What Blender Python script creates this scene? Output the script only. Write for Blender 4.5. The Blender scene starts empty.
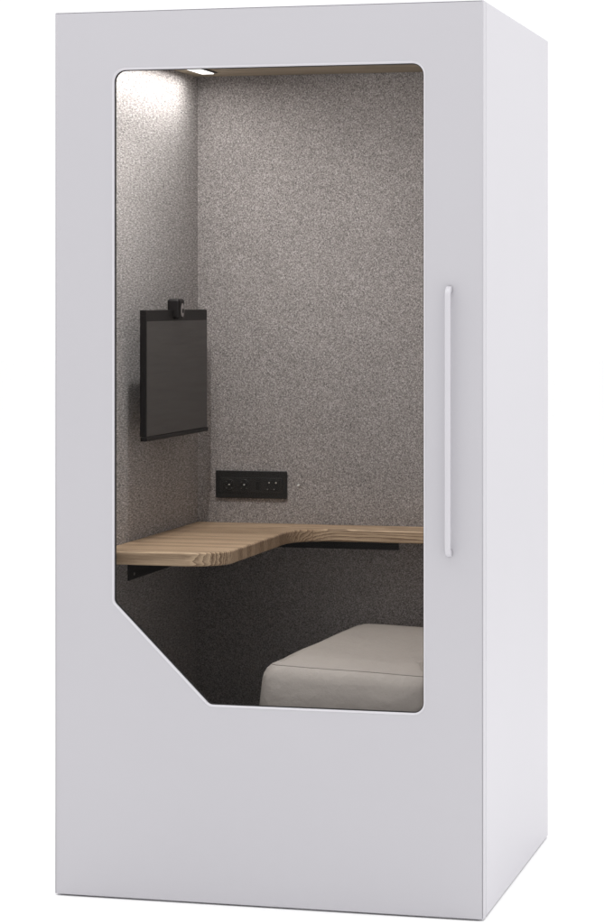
import bpy, bmesh, math, random
from mathutils import Vector
random.seed(4)
sc = bpy.context.scene
C = sc.collection

# ------------------------------------------------------------------ sizes (metres)
W, D, H = 1.132, 1.034, 2.30          # outside of the booth, front-left-bottom corner at the origin
UL, UR = 0.09, W - 0.09               # felt faces of the side walls
VB = 0.985                            # felt face of the back wall
ZC = 2.213                            # ceiling
DT = 0.034                            # door thickness
V0 = 0.040                            # body starts behind the door

# ------------------------------------------------------------------ helpers
def rgb(r, g, b):
    f = lambda c: (c/255/12.92) if c/255 <= .04045 else ((c/255+.055)/1.055)**2.4
    return (f(r), f(g), f(b), 1)

def empty(name, loc, label, cat, group=None):
    o = bpy.data.objects.new(name, None); C.objects.link(o)
    o.location = loc; o.empty_display_size = .1
    o['label'] = label; o['category'] = cat
    if group: o['group'] = group
    return o

def origin_of(o):
    v = Vector((0, 0, 0))
    while o is not None:
        v += o.location; o = o.parent
    return v

def link(name, bm, mat, parent=None, bevel=0, seg=3, smooth=True, base=None, angle=35):
    """one mesh object; vertices are given in world space"""
    org = origin_of(parent) if parent else Vector(base or (0, 0, 0))
    bmesh.ops.recalc_face_normals(bm, faces=bm.faces[:])
    for v in bm.verts: v.co -= org
    me = bpy.data.meshes.new(name); bm.to_mesh(me); bm.free()
    o = bpy.data.objects.new(name, me); C.objects.link(o)
    if parent: o.parent = parent
    else: o.location = org
    me.materials.append(mat)
    if smooth:
        for p in me.polygons: p.use_smooth = True
    if bevel:
        m = o.modifiers.new('bevel', 'BEVEL'); m.width = bevel; m.segments = seg
        m.limit_method = 'ANGLE'; m.angle_limit = math.radians(angle)
        m.harden_normals = False
    if smooth:
        w = o.modifiers.new('wn', 'WEIGHTED_NORMAL'); w.keep_sharp = True; w.weight = 100
    return o

def box(bm, x0, x1, y0, y1, z0, z1):
    vs = [bm.verts.new((x, y, z)) for x in (x0, x1) for y in (y0, y1) for z in (z0, z1)]
    for f in ((0, 1, 3, 2), (4, 6, 7, 5), (0, 4, 5, 1), (2, 3, 7, 6), (0, 2, 6, 4), (1, 5, 7, 3)):
        bm.faces.new([vs[i] for i in f])
    return bm

def bx(*a):
    return box(bmesh.new(), *a)

def round_poly(pts, radii, n=8):
    """closed polygon with rounded corners -> (point, outward-less normal) list, same count for any offset"""
    out = []
    N = len(pts)
    for i in range(N):
        p = Vector(pts[i]); a = Vector(pts[i-1]); b = Vector(pts[(i+1) % N]); r = radii[i]
        da = (a-p).normalized(); db = (b-p).normalized()
        ang = da.angle(db); t = r / math.tan(ang/2)
        s = p + da*t; e = p + db*t
        c = p + (da+db).normalized() * (r/math.sin(ang/2))
        v0 = s-c; v1 = e-c; tot = v0.angle(v1)
        cr = v0.x*v1.y - v0.y*v1.x; sg = 1 if cr > 0 else -1
        for k in range(n+1):
            th = sg*tot*k/n
            v = Vector((v0.x*math.cos(th)-v0.y*math.sin(th), v0.x*math.sin(th)+v0.y*math.cos(th)))
            # normal points from the polygon's inside to its outside
            out.append((c+v, (v.normalized(), sg)))
    area = sum(out[i-1][0].x*out[i][0].y-out[i][0].x*out[i-1][0].y for i in range(len(out)))
    o2 = []
    for p, (nrm, sg) in out:
        convex = (sg > 0) == (area > 0)
        o2.append((p, nrm if convex else -nrm))
    return o2

def off(loop, d):
    return [p + n*d for p, n in loop]

def rings(bm, rs, close=True):
    """bridge a list of vertex rings"""
    for a, b in zip(rs, rs[1:]):
        n = len(a)
        for i in range(n if close else n-1):
            bm.faces.new((a[i], a[(i+1) % n], b[(i+1) % n], b[i]))

def vring(bm, pts, y):
    return [bm.verts.new((p.x, y, p.y)) for p in pts]

def fill_between(bm, *rgs):
    es = []
    for r in rgs:
        for i in range(len(r)):
            e = bm.edges.get((r[i-1], r[i])) or bm.edges.new((r[i-1], r[i]))
            es.append(e)
    bmesh.ops.triangle_fill(bm, edges=es, use_beauty=True)

def tube(bm, pts, r, n=10):
    pts = [Vector(p) for p in pts]
    prev = None; up = None
    for i, p in enumerate(pts):
        t = (pts[min(i+1, len(pts)-1)] - pts[max(i-1, 0)]).normalized()
        if up is None:
            up = t.orthogonal().normalized()
        up = (up - t*up.dot(t)).normalized(); s = t.cross(up)
        ring = [bm.verts.new(p + r*(math.cos(2*math.pi*k/n)*up + math.sin(2*math.pi*k/n)*s)) for k in range(n)]
        if prev: rings(bm, [prev, ring])
        else: bm.faces.new(ring[::-1])
        prev = ring
    bm.faces.new(prev)

def disc(bm, c, axis, r, h, n=24):
    c = Vector(c); a = Vector(axis).normalized(); u = a.orthogonal().normalized(); s = a.cross(u)
    r0 = [bm.verts.new(c + r*(math.cos(2*math.pi*k/n)*u+math.sin(2*math.pi*k/n)*s)) for k in range(n)]
    r1 = [bm.verts.new(v.co + a*h) for v in r0]
    bm.faces.new(r0[::-1]); bm.faces.new(r1); rings(bm, [r0, r1])

# ------------------------------------------------------------------ materials
def new_mat(name):
    m = bpy.data.materials.new(name); m.use_nodes = True
    nt = m.node_tree; b = nt.nodes['Principled BSDF']
    return m, nt, b

def node(nt, t, **kw):
    n = nt.nodes.new(t)
    for k, v in kw.items():
        if k in n.inputs.keys(): n.inputs[k].default_value = v
        else: setattr(n, k, v)
    return n

def simple(name, col, rough=.5, metal=0, spec=.5, bump=0, bscale=400):
    m, nt, b = new_mat(name)
    b.inputs['Base Color'].default_value = col; b.inputs['Roughness'].default_value = rough
    b.inputs['Metallic'].default_value = metal; b.inputs['Specular IOR Level'].default_value = spec
    if bump:
        tc = node(nt, 'ShaderNodeTexCoord'); n = node(nt, 'ShaderNodeTexNoise', Scale=bscale, Detail=3.0)
        nt.links.new(tc.outputs['Object'], n.inputs['Vector'])
        bp = node(nt, 'ShaderNodeBump', Strength=bump, Distance=.001)
        nt.links.new(n.outputs['Fac'], bp.inputs['Height']); nt.links.new(bp.outputs['Normal'], b.inputs['Normal'])
    return m

def paint(name, col, rough=.42):
    m, nt, b = new_mat(name)
    tc = node(nt, 'ShaderNodeTexCoord')
    n1 = node(nt, 'ShaderNodeTexNoise', Scale=1.7, Detail=2.0)
    n2 = node(nt, 'ShaderNodeTexNoise', Scale=900.0, Detail=2.0)
    for n in (n1, n2): nt.links.new(tc.outputs['Object'], n.inputs['Vector'])
    mix = node(nt, 'ShaderNodeMix', data_type='RGBA')
    mix.inputs['A'].default_value = tuple(c*.985 for c in col[:3])+(1,)
    mix.inputs['B'].default_value = tuple(min(1, c*1.015) for c in col[:3])+(1,)
    nt.links.new(n1.outputs['Fac'], mix.inputs['Factor'])
    nt.links.new(mix.outputs['Result'], b.inputs['Base Color'])
    b.inputs['Roughness'].default_value = rough; b.inputs['Specular IOR Level'].default_value = .35
    bp = node(nt, 'ShaderNodeBump', Strength=.05, Distance=.0004)
    nt.links.new(n2.outputs['Fac'], bp.inputs['Height']); nt.links.new(bp.outputs['Normal'], b.inputs['Normal'])
    return m

def felt(name, stretch=1):
    m, nt, b = new_mat(name)
    tc = node(nt, 'ShaderNodeTexCoord')
    n1 = node(nt, 'ShaderNodeTexNoise', Scale=290.0, Detail=3.0, Roughness=.62)
    n1.inputs['Distortion'].default_value = .6
    n3 = node(nt, 'ShaderNodeTexNoise', Scale=9.0, Detail=4.0, Roughness=.6)
    mp = node(nt, 'ShaderNodeMapping'); mp.inputs['Scale'].default_value = (1, stretch, 1)
    nt.links.new(tc.outputs['Object'], mp.inputs['Vector'])
    for n in (n1, n3): nt.links.new(mp.outputs[0], n.inputs['Vector'])
    r = node(nt, 'ShaderNodeValToRGB'); nt.links.new(n1.outputs['Fac'], r.inputs['Fac'])
    e = r.color_ramp.elements
    e[0].position = .30; e[0].color = (.100, .092, .091, 1)
    e[1].position = .72; e[1].color = (.655, .620, .612, 1)
    k = e.new(.5); k.color = (.318, .295, .288, 1)
    mr = node(nt, 'ShaderNodeMapRange'); nt.links.new(n3.outputs['Fac'], mr.inputs['Value'])
    mr.inputs['From Min'].default_value = .3; mr.inputs['From Max'].default_value = .7
    mr.inputs['To Min'].default_value = .95; mr.inputs['To Max'].default_value = 1.05
    mu = node(nt, 'ShaderNodeVectorMath', operation='SCALE')
    nt.links.new(r.outputs['Color'], mu.inputs[0]); nt.links.new(mr.outputs['Result'], mu.inputs['Scale'])
    nt.links.new(mu.outputs['Vector'], b.inputs['Base Color'])
    b.inputs['Roughness'].default_value = 1; b.inputs['Specular IOR Level'].default_value = .1
    b.inputs['Sheen Weight'].default_value = .15; b.inputs['Sheen Roughness'].default_value = .6
    bp = node(nt, 'ShaderNodeBump', Strength=.5, Distance=.0015)
    nt.links.new(n1.outputs['Fac'], bp.inputs['Height']); nt.links.new(bp.outputs['Normal'], b.inputs['Normal'])
    return m

def oak(name, light, dark, stave=.042, rough=.5):
    """solid wood glued from staves running along X"""
    m, nt, b = new_mat(name)
    L = nt.links.new
    tc = node(nt, 'ShaderNodeTexCoord')
    sp = node(nt, 'ShaderNodeSeparateXYZ'); L(tc.outputs['Object'], sp.inputs[0])
    # stave index from Y
    dv = node(nt, 'ShaderNodeMath', operation='DIVIDE'); L(sp.outputs['Y'], dv.inputs[0]); dv.inputs[1].default_value = stave
    fl = node(nt, 'ShaderNodeMath', operation='FLOOR'); L(dv.outputs[0], fl.inputs[0])
    wn = node(nt, 'ShaderNodeTexWhiteNoise', noise_dimensions='1D'); L(fl.outputs[0], wn.inputs['W'])
    # coordinates shifted per stave, stretched along the grain
    sh = node(nt, 'ShaderNodeVectorMath', operation='SCALE'); L(wn.outputs['Color'], sh.inputs[0]); sh.inputs['Scale'].default_value = .16
    ad = node(nt, 'ShaderNodeVectorMath', operation='ADD'); L(tc.outputs['Object'], ad.inputs[0]); L(sh.outputs[0], ad.inputs[1])
    mp = node(nt, 'ShaderNodeMapping'); L(ad.outputs[0], mp.inputs['Vector']); mp.inputs['Scale'].default_value = (.07, 1, 1)
    wv = node(nt, 'ShaderNodeTexWave', wave_type='RINGS', rings_direction='X', wave_profile='SAW')
    wv.inputs['Scale'].default_value = 34; wv.inputs['Distortion'].default_value = 7.0
    wv.inputs['Detail'].default_value = 2.5; wv.inputs['Detail Scale'].default_value = 1.4
    L(mp.outputs[0], wv.inputs['Vector'])
    fine = node(nt, 'ShaderNodeTexNoise', Scale=420.0, Detail=4.0, Roughness=.65)
    mp2 = node(nt, 'ShaderNodeMapping'); L(ad.outputs[0], mp2.inputs['Vector']); mp2.inputs['Scale'].default_value = (.03, 1, 1)
    L(mp2.outputs[0], fine.inputs['Vector'])
    s1 = node(nt, 'ShaderNodeMath', operation='MULTIPLY'); L(wv.outputs['Fac'], s1.inputs[0]); s1.inputs[1].default_value = .42
    s2 = node(nt, 'ShaderNodeMath', operation='MULTIPLY_ADD'); L(fine.outputs['Fac'], s2.inputs[0]); s2.inputs[1].default_value = .62; L(s1.outputs[0], s2.inputs[2])
    s3 = node(nt, 'ShaderNodeMath', operation='MULTIPLY_ADD'); L(wn.outputs['Value'], s3.inputs[0]); s3.inputs[1].default_value = .20; L(s2.outputs[0], s3.inputs[2])
    rp = node(nt, 'ShaderNodeValToRGB'); L(s3.outputs[0], rp.inputs['Fac'])
    e = rp.color_ramp.elements
    e[0].position = .36; e[0].color = light; e[1].position = .86; e[1].color = dark
    # thin glue lines between staves
    fr = node(nt, 'ShaderNodeMath', operation='FRACT'); L(dv.outputs[0], fr.inputs[0])
    lt = node(nt, 'ShaderNodeMath', operation='LESS_THAN'); L(fr.outputs[0], lt.inputs[0]); lt.inputs[1].default_value = .03
    mx = node(nt, 'ShaderNodeMix', data_type='RGBA'); L(rp.outputs['Color'], mx.inputs['A']); mx.inputs['B'].default_value = dark
    m3 = node(nt, 'ShaderNodeMath', operation='MULTIPLY'); L(lt.outputs[0], m3.inputs[0]); m3.inputs[1].default_value = .5
    L(m3.outputs[0], mx.inputs['Factor'])
    L(mx.outputs['Result'], b.inputs['Base Color'])
    b.inputs['Roughness'].default_value = rough; b.inputs['Specular IOR Level'].default_value = .3
    bp = node(nt, 'ShaderNodeBump', Strength=.15, Distance=.0006)
    L(s2.outputs[0], bp.inputs['Height']); L(bp.outputs['Normal'], b.inputs['Normal'])
    return m

def leather(name, col):
    m, nt, b = new_mat(name)
    L = nt.links.new
    tc = node(nt, 'ShaderNodeTexCoord')
    vo = node(nt, 'ShaderNodeTexVoronoi', Scale=260.0); L(tc.outputs['Object'], vo.inputs['Vector'])
    big = node(nt, 'ShaderNodeTexNoise', Scale=7.0, Detail=5.0, Roughness=.6); L(tc.outputs['Object'], big.inputs['Vector'])
    mx = node(nt, 'ShaderNodeMix', data_type='RGBA')
    mx.inputs['A'].default_value = tuple(c*.88 for c in col[:3])+(1,)
    mx.inputs['B'].default_value = tuple(c*1.10 for c in col[:3])+(1,)
    L(big.outputs['Fac'], mx.inputs['Factor']); L(mx.outputs['Result'], b.inputs['Base Color'])
    b.inputs['Roughness'].default_value = .55; b.inputs['Specular IOR Level'].default_value = .35
    wr = node(nt, 'ShaderNodeTexNoise', Scale=16.0, Detail=6.0, Roughness=.55); L(tc.outputs['Object'], wr.inputs['Vector'])
    b1 = node(nt, 'ShaderNodeBump', Strength=.5, Distance=.014); L(wr.outputs['Fac'], b1.inputs['Height'])
    b2 = node(nt, 'ShaderNodeBump', Strength=.25, Distance=.0006); L(vo.outputs['Distance'], b2.inputs['Height'])
    L(b1.outputs['Normal'], b2.inputs['Normal']); L(b2.outputs['Normal'], b.inputs['Normal'])
    return m

def ceiling_mat(name):
    m, nt, b = new_mat(name); L = nt.links.new
    tc = node(nt, 'ShaderNodeTexCoord')
    mp = node(nt, 'ShaderNodeMapping'); L(tc.outputs['Object'], mp.inputs['Vector']); mp.inputs['Scale'].default_value = (.05, 1, 1)
    n = node(nt, 'ShaderNodeTexNoise', Scale=60.0, Detail=5.0, Roughness=.6); L(mp.outputs[0], n.inputs['Vector'])
    rp = node(nt, 'ShaderNodeValToRGB'); L(n.outputs['Fac'], rp.inputs['Fac'])
    e = rp.color_ramp.elements; e[0].position = .3; e[1].position = .7
    e[0].color = (.27, .215, .15, 1); e[1].color = (.50, .42, .31, 1)
    L(rp.outputs['Color'], b.inputs['Base Color']); b.inputs['Roughness'].default_value = .6
    return m

def glass_mat(name, T=.67):
    m = bpy.data.materials.new(name); m.use_nodes = True; nt = m.node_tree; nt.nodes.clear(); L = nt.links.new
    out = node(nt, 'ShaderNodeOutputMaterial')
    tr = node(nt, 'ShaderNodeBsdfTransparent'); tr.inputs['Color'].default_value = (T, T*.995, T*.988, 1)
    gl = node(nt, 'ShaderNodeBsdfGlossy'); gl.inputs['Roughness'].default_value = .02; gl.inputs['Color'].default_value = (1, 1, 1, 1)
    fr = node(nt, 'ShaderNodeFresnel', IOR=1.12)
    mx = node(nt, 'ShaderNodeMixShader'); L(fr.outputs[0], mx.inputs[0]); L(tr.outputs[0], mx.inputs[1]); L(gl.outputs[0], mx.inputs[2])
    L(mx.outputs[0], out.inputs[0])
    return m

def emit(name, col, s):
    m = bpy.data.materials.new(name); m.use_nodes = True; nt = m.node_tree; nt.nodes.clear()
    out = node(nt, 'ShaderNodeOutputMaterial'); e = node(nt, 'ShaderNodeEmission'); e.inputs[0].default_value = col; e.inputs[1].default_value = s
    nt.links.new(e.outputs[0], out.inputs[0]); return m

M_door = paint('white_paint_door', (.497, .486, .515, 1))
M_body = paint('white_paint_body', (.520, .508, .540, 1))
M_lightened = paint('lightened_white_paint', (.595, .583, .615, 1), .35)  # lighter than the door paint: stands for light on the opening's bevel
M_felt = felt('speckled_felt')
M_felt_side = felt('speckled_felt_long_fibres', .22)
M_oak = oak('oak_worktop', (.70, .52, .35, 1), (.17, .10, .058, 1))
M_ceil = ceiling_mat('oak_ceiling')
M_black = simple('black_powder_coat', (.014, .013, .013, 1), .55, bump=.1)
M_plast = simple('black_plastic', (.0075, .0058, .0058, 1), .5, spec=.3)
M_sock = simple('black_socket_plastic', (.010, .010, .010, 1), .45)
M_hole = simple('dark_hole', (.003, .003, .003, 1), .8)
M_pin = simple('socket_contact_metal', (.75, .75, .72, 1), .3, 1)
M_screw = simple('screw_steel', (.6, .6, .6, 1), .35, 1)
M_leather = leather('beige_leather', (.50, .458, .425, 1))
M_thread = simple('seam_thread', (.27, .24, .22, 1), .8)
M_gasket = simple('black_rubber', (.012, .011, .011, 1), .7)
M_base = simple('dark_plinth', (.03, .028, .028, 1), .7)
M_carpet = simple('dark_carpet', (.03, .028, .027, 1), 1, bump=.6, bscale=260)
M_glass = glass_mat('tinted_glass')
M_led = emit('led_diffuser', (1, .98, .955, 1), 3.6)
M_fill_lens = emit('fill_lamp_lens', (1, .985, .965, 1), 12)  # glow of the added, unseen lamp near the door
M_floor = simple('white_studio_floor', (.95, .95, .95, 1), 1, spec=0)

def screen_mat():
    m, nt, b = new_mat('dark_screen'); L = nt.links.new
    tc = node(nt, 'ShaderNodeTexCoord')
    mp = node(nt, 'ShaderNodeMapping'); L(tc.outputs['Object'], mp.inputs['Vector']); mp.inputs['Scale'].default_value = (1, 1.2, 22)
    n = node(nt, 'ShaderNodeTexNoise', Scale=3.0, Detail=5.0, Roughness=.7); L(mp.outputs[0], n.inputs['Vector'])
    mr = node(nt, 'ShaderNodeMapRange'); L(n.outputs['Fac'], mr.inputs['Value'])
    mr.inputs['From Min'].default_value = .3; mr.inputs['From Max'].default_value = .75
    mr.inputs['To Min'].default_value = .30; mr.inputs['To Max'].default_value = .40
    L(mr.outputs['Result'], b.inputs['Roughness'])
    b.inputs['Base Color'].default_value = (.052, .048, .045, 1); b.inputs['Specular IOR Level'].default_value = .5
    return m
M_screen = screen_mat()

# ------------------------------------------------------------------ the setting
bm = bmesh.new()
R = 60
vs = [bm.verts.new((R*math.cos(a*math.pi/24), R*math.sin(a*math.pi/24), 0)) for a in range(48)]
bm.faces.new(vs)
fl = link('floor', bm, M_floor, smooth=False)
fl['kind'] = 'structure'

# ------------------------------------------------------------------ the booth
booth = empty('phone_booth', (W/2, D/2, 0),
              'tall white office phone booth with a tinted window in its door and grey felt inside', 'booth')

# outer shell (butted end to end)
z0 = .004
link('side_wall', bx(0, .030, V0, D, z0, H), M_body, booth, .003)
link('side_wall', bx(W-.030, W, V0, D, z0, H), M_body, booth, .003)
link('back_wall', bx(.0302, W-.0302, D-.030, D-.0005, z0, H-.0005), M_body, booth)
link('roof', bx(.0302, W-.0302, V0, D-.0305, H-.050, H-.0005), M_body, booth)
link('floor_plate', bx(.0302, W-.0302, V0, D-.0305, z0, .070), M_carpet, booth)
# inner linings
link('felt_lining', bx(.0304, UL, V0, D-.0307, .0702, ZC+.030), M_felt_side, booth, .004)
link('felt_lining', bx(UR, W-.0304, V0, D-.0307, .0702, ZC+.030), M_felt_side, booth, .004)
link('felt_lining', bx(UL+.0004, UR-.0004, VB, D-.0307, .0702, ZC+.030), M_felt, booth)
# slatted timber ceiling: boards with shadow gaps between
bm = bmesh.new()
box(bm, UL+.0004, UR-.0004, V0, VB-.0004, ZC+.010, ZC+.030)
bw = .0585; y = V0
while y < VB-.01:
    y1 = min(y+bw-.004, VB-.0006)
    box(bm, UL+.0006, UR-.0006, y, y1, ZC, ZC+.0098)
    y += bw
link('ceiling_panel', bm, M_ceil, booth, .0012, 2)

# added unseen lamp near the door, put in to brighten the back wall
bm = bmesh.new(); disc(bm, (.32, .12, ZC-.0003), (0, 0, -1), .040, .004, 32)
dl = link('down_emitter', bm, M_lightened, booth, .001)
bm = bmesh.new(); disc(bm, (.32, .12, ZC-.0045), (0, 0, -1), .030, .0012, 32)
link('lens', bm, M_fill_lens, dl)

# door: one slab with the chamfered opening
opening = [(.162, 2.146), (.979, 2.146), (.979, .513), (.4195, .513), (.162, .769)]
orad = [.030, .030, .026, .022, .020]
lp = round_poly(opening, orad, 8)
outer = round_poly([(0, .004), (W, .004), (W, H), (0, H)], [.0025]*4, 3)
BV = .0065
def qprof(r, n=5):      # quarter round from the front face (0) into the side
    return [(r*(1-math.sin(k*math.pi/2/n)), r*(1-math.cos(k*math.pi/2/n))) for k in range(n+1)]
bm = bmesh.new()
ro = [vring(bm, off(outer, -q), y) for q, y in qprof(.0035)]   # inset, depth
ro.append(vring(bm, off(outer, 0), DT))
TW = .0058                                             # width of the lit-edge ring round the opening
inner_front = vring(bm, off(lp, TW), 0)
inner_back = vring(bm, off(lp, TW), DT)
rings(bm, ro); rings(bm, [inner_front, inner_back])
fill_between(bm, ro[0], inner_front)
fill_between(bm, ro[-1], inner_back)
door = link('door', bm, M_door, booth, smooth=False)
# bright ring round the glass: light caught on a bevel, put into lighter paint
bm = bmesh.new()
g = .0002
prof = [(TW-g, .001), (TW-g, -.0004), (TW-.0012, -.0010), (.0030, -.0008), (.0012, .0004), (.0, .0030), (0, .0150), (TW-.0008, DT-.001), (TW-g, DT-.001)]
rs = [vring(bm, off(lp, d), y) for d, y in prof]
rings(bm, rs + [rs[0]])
link('lit_edge_ring', bm, M_lightened, door)
# black rubber gasket and glass pane
bm = bmesh.new()
prof = [(-.0002, .0062), (-.0018, .0068), (-.0018, .0145), (-.0002, .0145)]
rs = [vring(bm, off(lp, d), y) for d, y in prof]
rings(bm, rs + [rs[0]])
link('gasket', bm, M_gasket, door)
bm = bmesh.new()
a = vring(bm, off(lp, -.0019), .012)
bm.faces.new(a)
gl = link('window_glass', bm, M_glass, door, smooth=False)
# long pull handle: a flat bar whose ends curl back to the door
HX0, HX1, HZ0, HZ1 = 1.0395, 1.0530, .918, 1.577
bm = bmesh.new()
path = []
st = .026; rr = .016
path.append((-.0002, HZ0)); path.append((-(st-rr), HZ0))
for k in range(1, 7):
    t = k*math.pi/12
    path.append((-(st-rr)-rr*math.sin(t), HZ0+rr*(1-math.cos(t))))
path2 = [(y, HZ0+HZ1-z) for y, z in path][::-1]
mid = [(-st, HZ0 + .03 + (HZ1-HZ0-.06)*k/12) for k in range(13)]
full = path + mid + path2
prev = None
hw = (HX1-HX0)/2; ht = .0085; hx = (HX0+HX1)/2
for i, (y, z) in enumerate(full):
    a = full[max(i-1, 0)]; b = full[min(i+1, len(full)-1)]
    ty, tz = b[0]-a[0], b[1]-a[1]; l = math.hypot(ty, tz); ty /= l; tz /= l
    ny, nz = -tz, ty
    ring = []
    for k in range(20):
        th = 2*math.pi*k/20
        c, s = math.cos(th), math.sin(th)
        px = hw*math.copysign(abs(c)**.38, c); pn = ht*math.copysign(abs(s)**.38, s)
        ring.append(bm.verts.new((hx+px, y+ny*pn, z+nz*pn)))
    if prev: rings(bm, [prev, ring])
    else: bm.faces.new(ring[::-1])
    prev = ring
bm.faces.new(prev)
link('handle', bm, paint('white_handle_paint', (.565, .553, .585, 1), .3), door)
# hinges on the left edge behind the door
for hz in (.35, 1.15, 1.95):
    bm = bmesh.new(); tube(bm, [(-.0055, .0372, hz-.045), (-.0055, .0372, hz+.045)], .0045, 12)
    # concealed hinge barrel sits inside the gap between door and side wall
    for v in bm.verts: v.co.x += .024; v.co.y = .0372 + (v.co.y-.0372)*.45
    link('hinge', bm, M_lightened, door)

# ------------------------------------------------------------------ ceiling light (linear led profile)
light = empty('ceiling_light', (.18, .5, ZC-.012), 'slim glowing linear ceiling light running front to back near the left felt wall', 'ceiling light')
LU0, LU1, LV0, LV1 = .148, .184, .10, .838
link('housing', bx(LU0-.003, LU1+.011, LV0-.006, LV1+.003, ZC-.0025, ZC-.0003), M_black, light, .001)
link('diffuser', bx(LU0, LU1, LV0, LV1, ZC-.0048, ZC-.0027), M_led, light)

# ------------------------------------------------------------------ desk
ZD, TH = .893, .036
desk = empty('corner_desk', (UL, VB, ZD-TH), 'L-shaped oak worktop with rounded corners fixed along the left and back felt walls', 'desk')
e = .0006
outline = [(UL+e, .078), (.432, .078), (.432, .845), (UR-e, .822), (UR-e, VB-e), (UL+e, VB-e)]
dr = [.004, .105, .125, .003, .003, .003]
lpD = round_poly(outline, dr, 12)
bm = bmesh.new()
def hring(pts, z): return [bm.verts.new((p.x, p.y, z)) for p in pts]
er = .006
prof = [(-er*(1-math.sin(k*math.pi/8)), ZD-er*(1-math.cos(k*math.pi/8))) for k in range(5)]
prof += [(-er*(1-math.cos(k*math.pi/8)), ZD-TH+er*(1-math.sin(k*math.pi/8))) for k in range(5)]
rs = [hring(off(lpD, d), z) for d, z in prof]
rings(bm, rs)
fill_between(bm, rs[0]); fill_between(bm, rs[-1])
link('tabletop', bm, M_oak, desk)
def rail(name, b1, b2, screws, axis):
    bm = bmesh.new(); box(bm, *b1); box(bm, *b2)
    r = link(name, bm, M_black, desk, .0008, 2)
    for s in screws:
        q = bmesh.new(); disc(q, s, axis, .0042, .0018, 16)
        link('screw', q, M_screw, r)
rail('wall_rail', (UL+e, UL+.0046, .327, .955, ZD-TH-.070, ZD-TH-e), (UL+.0048, UL+.060, .327, .955, ZD-TH-.0048, ZD-TH-e),
     [(UL+.0044, y, z) for y, z in ((.37, ZD-TH-.055), (.60, ZD-TH-.042), (.85, ZD-TH-.055))], (1, 0, 0))
rail('wall_rail', (.16, .702, VB-.0046, VB-e, ZD-TH-.034, ZD-TH-e), (.16, .702, VB-.045, VB-.0048, ZD-TH-.0048, ZD-TH-e),
     [(x, VB-.0044, ZD-TH-.018) for x in (.25,)], (0, -1, 0))

# ------------------------------------------------------------------ monitor on the left wall
MU0, MU1, MV0, MV1, MZ0, MZ1 = .140, .158, .281, .857, 1.1700, 1.524
mon = empty('monitor', (UL, (MV0+MV1)/2, 1.30), 'thin black monitor with a dark blank screen hung on the left felt wall', 'monitor')
link('housing', bx(MU0, MU1, MV0, MV1, MZ0+.0108, MZ1), M_plast, mon, .0025)
link('screen', bx(MU1+.0002, MU1+.0012, MV0+.004, MV1-.004, MZ0+.012, MZ1-.031), M_screen, mon, .0004, 1)
link('wall_mount', bx(UL+.0005, MU0-.0003, .54, .66, 1.28, 1.41), M_black, mon, .002)
bm = bmesh.new(); box(bm, MU0-.002, MU1+.017, .530, .584, 1.497, 1.555)
link('bottom_lip', bx(MU0+.002, MU1+.003, MV0-.002, MV1+.0015, MZ0-.001, MZ0+.0105), M_plast, mon, .002)
cam_o = link('webcam', bm, M_plast, mon, .009, 5)
bm = bmesh.new()
cx_, cy_, cz_ = MU1+.0166, .557, 1.523
n = 20
r0 = [bm.verts.new((cx_, cy_+.0165*math.cos(2*math.pi*k/n), cz_+.0200*math.sin(2*math.pi*k/n))) for k in range(n)]
r1 = [bm.verts.new((cx_+.0022, cy_+.0140*math.cos(2*math.pi*k/n), cz_+.0175*math.sin(2*math.pi*k/n))) for k in range(n)]
bm.faces.new(r0); bm.faces.new(r1); rings(bm, [r0, r1])
link('lens', bm, simple('grey_lens_ring', (.34, .31, .31, 1), .25), cam_o)
bm = bmesh.new(); disc(bm, (cx_+.0023, cy_, cz_-.002), (1, 0, 0), .0065, .0012, 18)
link('lens', bm, M_hole, cam_o)

# ------------------------------------------------------------------ power socket strip on the back wall
SX0, SX1, SZ0, SZ1 = .149, .3665, .9655, 1.0465
sock = empty('power_socket', ((SX0+SX1)/2, VB, SZ0), 'black wall socket panel on the back felt wall just above the desk', 'wall socket')
ft = .009
link('faceplate', bx(SX0, SX1, VB-ft, VB-e, SZ0, SZ1), M_sock, sock, .002)
link('insert', bx(SX0+.014, SX1-.012, VB-ft-.0022, VB-ft-.0002, SZ0+.017, SZ1-.020), simple('socket_insert', (.016, .016, .016, 1), .35), sock, .0008, 2)
yy = VB-ft-.0024; zc = (SZ0+SZ1)/2 - .0015
for cxs in (SX0+.042, SX0+.088):
    bm = bmesh.new()
    n = 28
    o_ = [bm.verts.new((cxs+.0175*math.cos(2*math.pi*k/n), yy, zc+.0175*math.sin(2*math.pi*k/n))) for k in range(n)]
    i_ = [bm.verts.new((cxs+.0155*math.cos(2*math.pi*k/n), yy-.0016, zc+.0155*math.sin(2*math.pi*k/n))) for k in range(n)]
    w_ = [bm.verts.new((cxs+.0145*math.cos(2*math.pi*k/n), yy+.0001, zc+.0145*math.sin(2*math.pi*k/n))) for k in range(n)]
    rings(bm, [o_, i_, w_]); bm.faces.new(w_)
    so = link('outlet', bm, M_sock, sock)
    for dx in (-.0085, .0085):
        bm = bmesh.new(); disc(bm, (cxs+dx, yy-.0004, zc), (0, -1, 0), .0024, .0004, 12); link('hole', bm, M_hole, so)
    bm = bmesh.new(); tube(bm, [(cxs+.001, yy, zc+.001), (cxs+.001, yy-.006, zc+.001)], .0019, 12); link('earth_pin', bm, M_pin, so)
    for ang in (50, 130, 230, 310):
        bm = bmesh.new(); c_ = math.cos(math.radians(ang))*.0125; s_ = math.sin(math.radians(ang))*.0125
        box(bm, cxs+c_-.0014, cxs+c_+.0014, yy-.0012, yy-.0001, zc+s_-.0009, zc+s_+.0009)
        link('contact', bm, simple('dull_contact', (.10, .10, .10, 1), .4), so)
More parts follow.
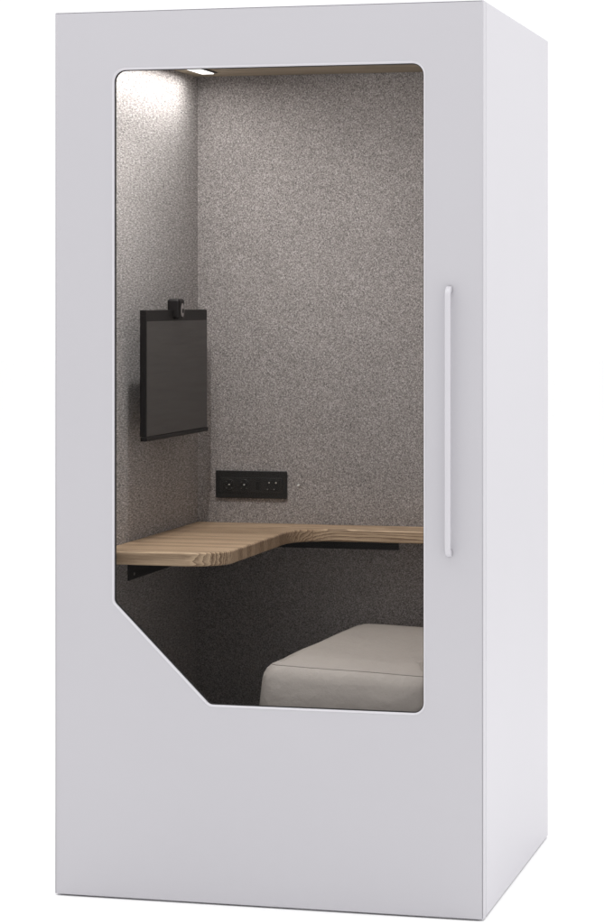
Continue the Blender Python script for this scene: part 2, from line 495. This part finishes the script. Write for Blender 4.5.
bm = bx(SX0+.125, SX0+.136, yy-.0014, yy, zc-.011, zc+.011); link('usb_port', bm, M_hole, sock, .0005, 1)
dp = link('network_port', bx(SX0+.156, SX0+.196, yy-.0012, yy, zc-.014, zc+.016), M_sock, sock, .0008, 2)
for k, (dx, dz, mm) in enumerate(((.165, .0085, M_pin), (.186, .0085, M_pin), (.160, -.011, None), (.180, -.011, None))):
    bm = bmesh.new(); disc(bm, (SX0+dx, yy-.0014, zc+dz), (0, -1, 0), .0024 if mm else .0018, .0012, 12)
    link('pin', bm, mm or simple('dull_pin', (.18, .18, .18, 1), .3), dp)

# small metal stud to the right of the sockets
bm = bmesh.new(); disc(bm, (.4005, VB-.0002, 1.0065), (0, -1, 0), .0034, .004, 16)
st_ = link('wall_stud', bm, simple('stud_steel', (.95, .95, .94, 1), .25, 0), bevel=.0009, base=(.4005, VB, 1.0065))
st_['label'] = 'tiny round metal stud in the back felt wall right of the socket panel'; st_['category'] = 'stud'

# ------------------------------------------------------------------ padded bench
BU0, BU1, BV0, BV1, BZ = .530, UR-.012, .074, .966, .610
bench = empty('bench', ((BU0+BU1)/2, (BV0+BV1)/2, .0702), 'padded seat bench in smooth beige leather under the desk, inside the booth on the right', 'bench')
# cushion grown as a super-ellipse block: soft edges, slightly crowned top, slightly bowed sides
bm = bmesh.new()
cu, cv = (BU0+BU1)/2, (BV0+BV1)/2; hu, hv = (BU1-BU0)/2, (BV1-BV0)/2
zb, zt = .350, BZ+.004
base_loop = round_poly([(BU0, BV0), (BU1, BV0), (BU1, BV1), (BU0, BV1)], [.060]*4, 8)
# add points along the straight sides
pts = [p for p, n_ in base_loop]; nrm = [n_ for p, n_ in base_loop]
P2, N2 = [], []
for i in range(len(pts)):
    a, b = pts[i], pts[(i+1) % len(pts)]
    P2.append(a); N2.append(nrm[i])
    d = (b-a).length
    if d > .05:
        k = int(d/.04)
        for j in range(1, k): P2.append(a.lerp(b, j/k)); N2.append(nrm[i])
def ringz(d, z):
    out = []
    for p, n_ in zip(P2, N2):
        q = p + n_*d
        # sides bulge a little between the corners
        t = max(0, 1-((q.x-cu)/hu)**2) if abs(n_.y) > .5 else max(0, 1-((q.y-cv)/hv)**2)
        h = max(0, min(1, (z-zb)/(zt-zb)))
        q = q + n_*(.006*t*math.sin(math.pi*h))
        q = q + n_*(-.016*max(0, h-.45)/.55)          # the flanks lean in towards the top
        out.append(bm.verts.new((q.x, q.y, z)))
    return out
er = .048
rs = []
for k in range(4): rs.append(ringz(-.012*(1-math.sin(k*math.pi/6)), zb+.012*(1-math.cos(k*math.pi/6))))
for k in range(1, 6): rs.append(ringz(.0, zb+.012+(zt-er-zb-.012)*k/5))
for k in range(1, 6): rs.append(ringz(-er*(1-math.cos(k*math.pi/10)), zt-er+er*math.sin(k*math.pi/10)))
seam_i = len(rs)-3
# crowned top: rings shrinking to the centre
last = [v.co.copy() for v in rs[-1]]
for k in range(1, 14):
    s = 1-k/14
    ring = []
    for c in last:
        x = cu+(c.x-cu)*s; y_ = cv+(c.y-cv)*s
        ax = min(1, abs(x-cu)/hu); ay = min(1, abs(y_-cv)/hv)
        z = zt + .016*(1-ax**4)*(1-ay**4)
        ring.append(bm.verts.new((x, y_, z)))
    rs.append(ring)
rings(bm, rs)
bm.faces.new(rs[-1]); bm.faces.new(rs[0][::-1])
ca, sa = math.cos(math.radians(-2.6)), math.sin(math.radians(-2.6))
for v in bm.verts:                                       # the loose cushion has shifted round a little
    x, y_ = v.co.x-cu, v.co.y-cv
    v.co.x = cu + x*ca - y_*sa; v.co.y = cv + x*sa + y_*ca
    v.co.z -= .016*(max(0, (v.co.x-BU0)/(BU1-BU0))) if v.co.z > .45 else 0
    v.co.z += .0016*math.sin(23*v.co.x+2)*math.sin(17*v.co.y+1)*(1 if v.co.z > .5 else 0)
seam_pts = [v.co.copy() for v in rs[seam_i]]
cush = link('cushion', bm, M_leather, bench)
bm = bmesh.new()
ctr = Vector((cu, cv, zt-.05))
sp_ = [p + (p-ctr).normalized()*.0000 for p in seam_pts]
tube(bm, sp_ + [sp_[0]], .0010, 6)
link('seam', bm, M_thread, cush)
link('plinth', bx(BU0+.03, BU1-.002, BV0+.03, BV1-.01, .0704, zb-.0006), M_base, bench, .003)

# ------------------------------------------------------------------ lights
w = bpy.data.worlds.new('World'); sc.world = w; w.use_nodes = True
nt = w.node_tree; bg = nt.nodes['Background']
tc = node(nt, 'ShaderNodeTexCoord'); sp = node(nt, 'ShaderNodeSeparateXYZ'); nt.links.new(tc.outputs['Generated'], sp.inputs[0])
mr = node(nt, 'ShaderNodeMapRange', interpolation_type='SMOOTHSTEP'); nt.links.new(sp.outputs['Y'], mr.inputs['Value'])
mr.inputs['From Min'].default_value = -1.0; mr.inputs['From Max'].default_value = .1
mr.inputs['To Min'].default_value = .85; mr.inputs['To Max'].default_value = 1.12
nt.links.new(mr.outputs['Result'], bg.inputs['Strength']); bg.inputs['Color'].default_value = (1, 1, 1, 1)

def area(name, loc, tgt, size, power, col=(1, 1, 1)):
    l = bpy.data.lights.new(name, 'AREA'); l.shape = 'RECTANGLE'; l.size, l.size_y = size; l.energy = power; l.color = col
    o = bpy.data.objects.new(name, l); C.objects.link(o); o.location = loc
    o.rotation_euler = (Vector(tgt)-Vector(loc)).to_track_quat('-Z', 'Y').to_euler()
    return o
def down_emitter(name, loc, power, spread, rot=(0, 0, 0), size=(.05, .05)):
    l = bpy.data.lights.new(name, 'AREA'); l.shape = 'RECTANGLE'; l.size, l.size_y = size; l.energy = power; l.color = (1, .98, .955); l.spread = math.radians(spread)
    o = bpy.data.objects.new(name, l); C.objects.link(o); o.location = loc; o.rotation_euler = rot
down_emitter('ceiling_lamp', ((LU0+LU1)/2, (LV0+LV1)/2, ZC-.0058), 4.6, 176, (0, 0, 0), (LU1-LU0-.002, LV1-LV0-.01))
down_emitter('back_wall_fill', (.32, .12, ZC-.0065), 16.0, 145, (math.radians(16), math.radians(-28), 0), (.05, .05))  # added fill for the back wall and desk, out of view
area('softbox_overhead', (.4, 0, 5.2), (.4, .3, 0), (6, 6), 190)
area('softbox_side', (5.5, .6, 1.9), (W, .5, 1.2), (2.6, 3.2), 34)

# ------------------------------------------------------------------ camera
f, th, cu_, cv_, eye, hz = 2536.3156, 0.25211505, 2.2716805, -6.2388928, 1.5486637, 300.8877
cam = bpy.data.cameras.new('camera'); co = bpy.data.objects.new('camera', cam); C.objects.link(co)
co.location = (cu_, cv_, eye); co.rotation_euler = (math.pi/2, 0, th)
cam.sensor_fit = 'VERTICAL'; cam.sensor_height = 36; cam.lens = f/924*36
cam.shift_y = -(462-hz)/924
cam.clip_start = .1; cam.clip_end = 500
sc.camera = co

sc.render.engine = 'CYCLES'
sc.cycles.use_denoising = True
sc.cycles.max_bounces = 10; sc.cycles.diffuse_bounces = 6; sc.cycles.transparent_max_bounces = 12
sc.cycles.sample_clamp_indirect = 6
sc.view_settings.view_transform = 'Standard'; sc.view_settings.look = 'None'
sc.view_settings.exposure = 0; sc.view_settings.gamma = 1
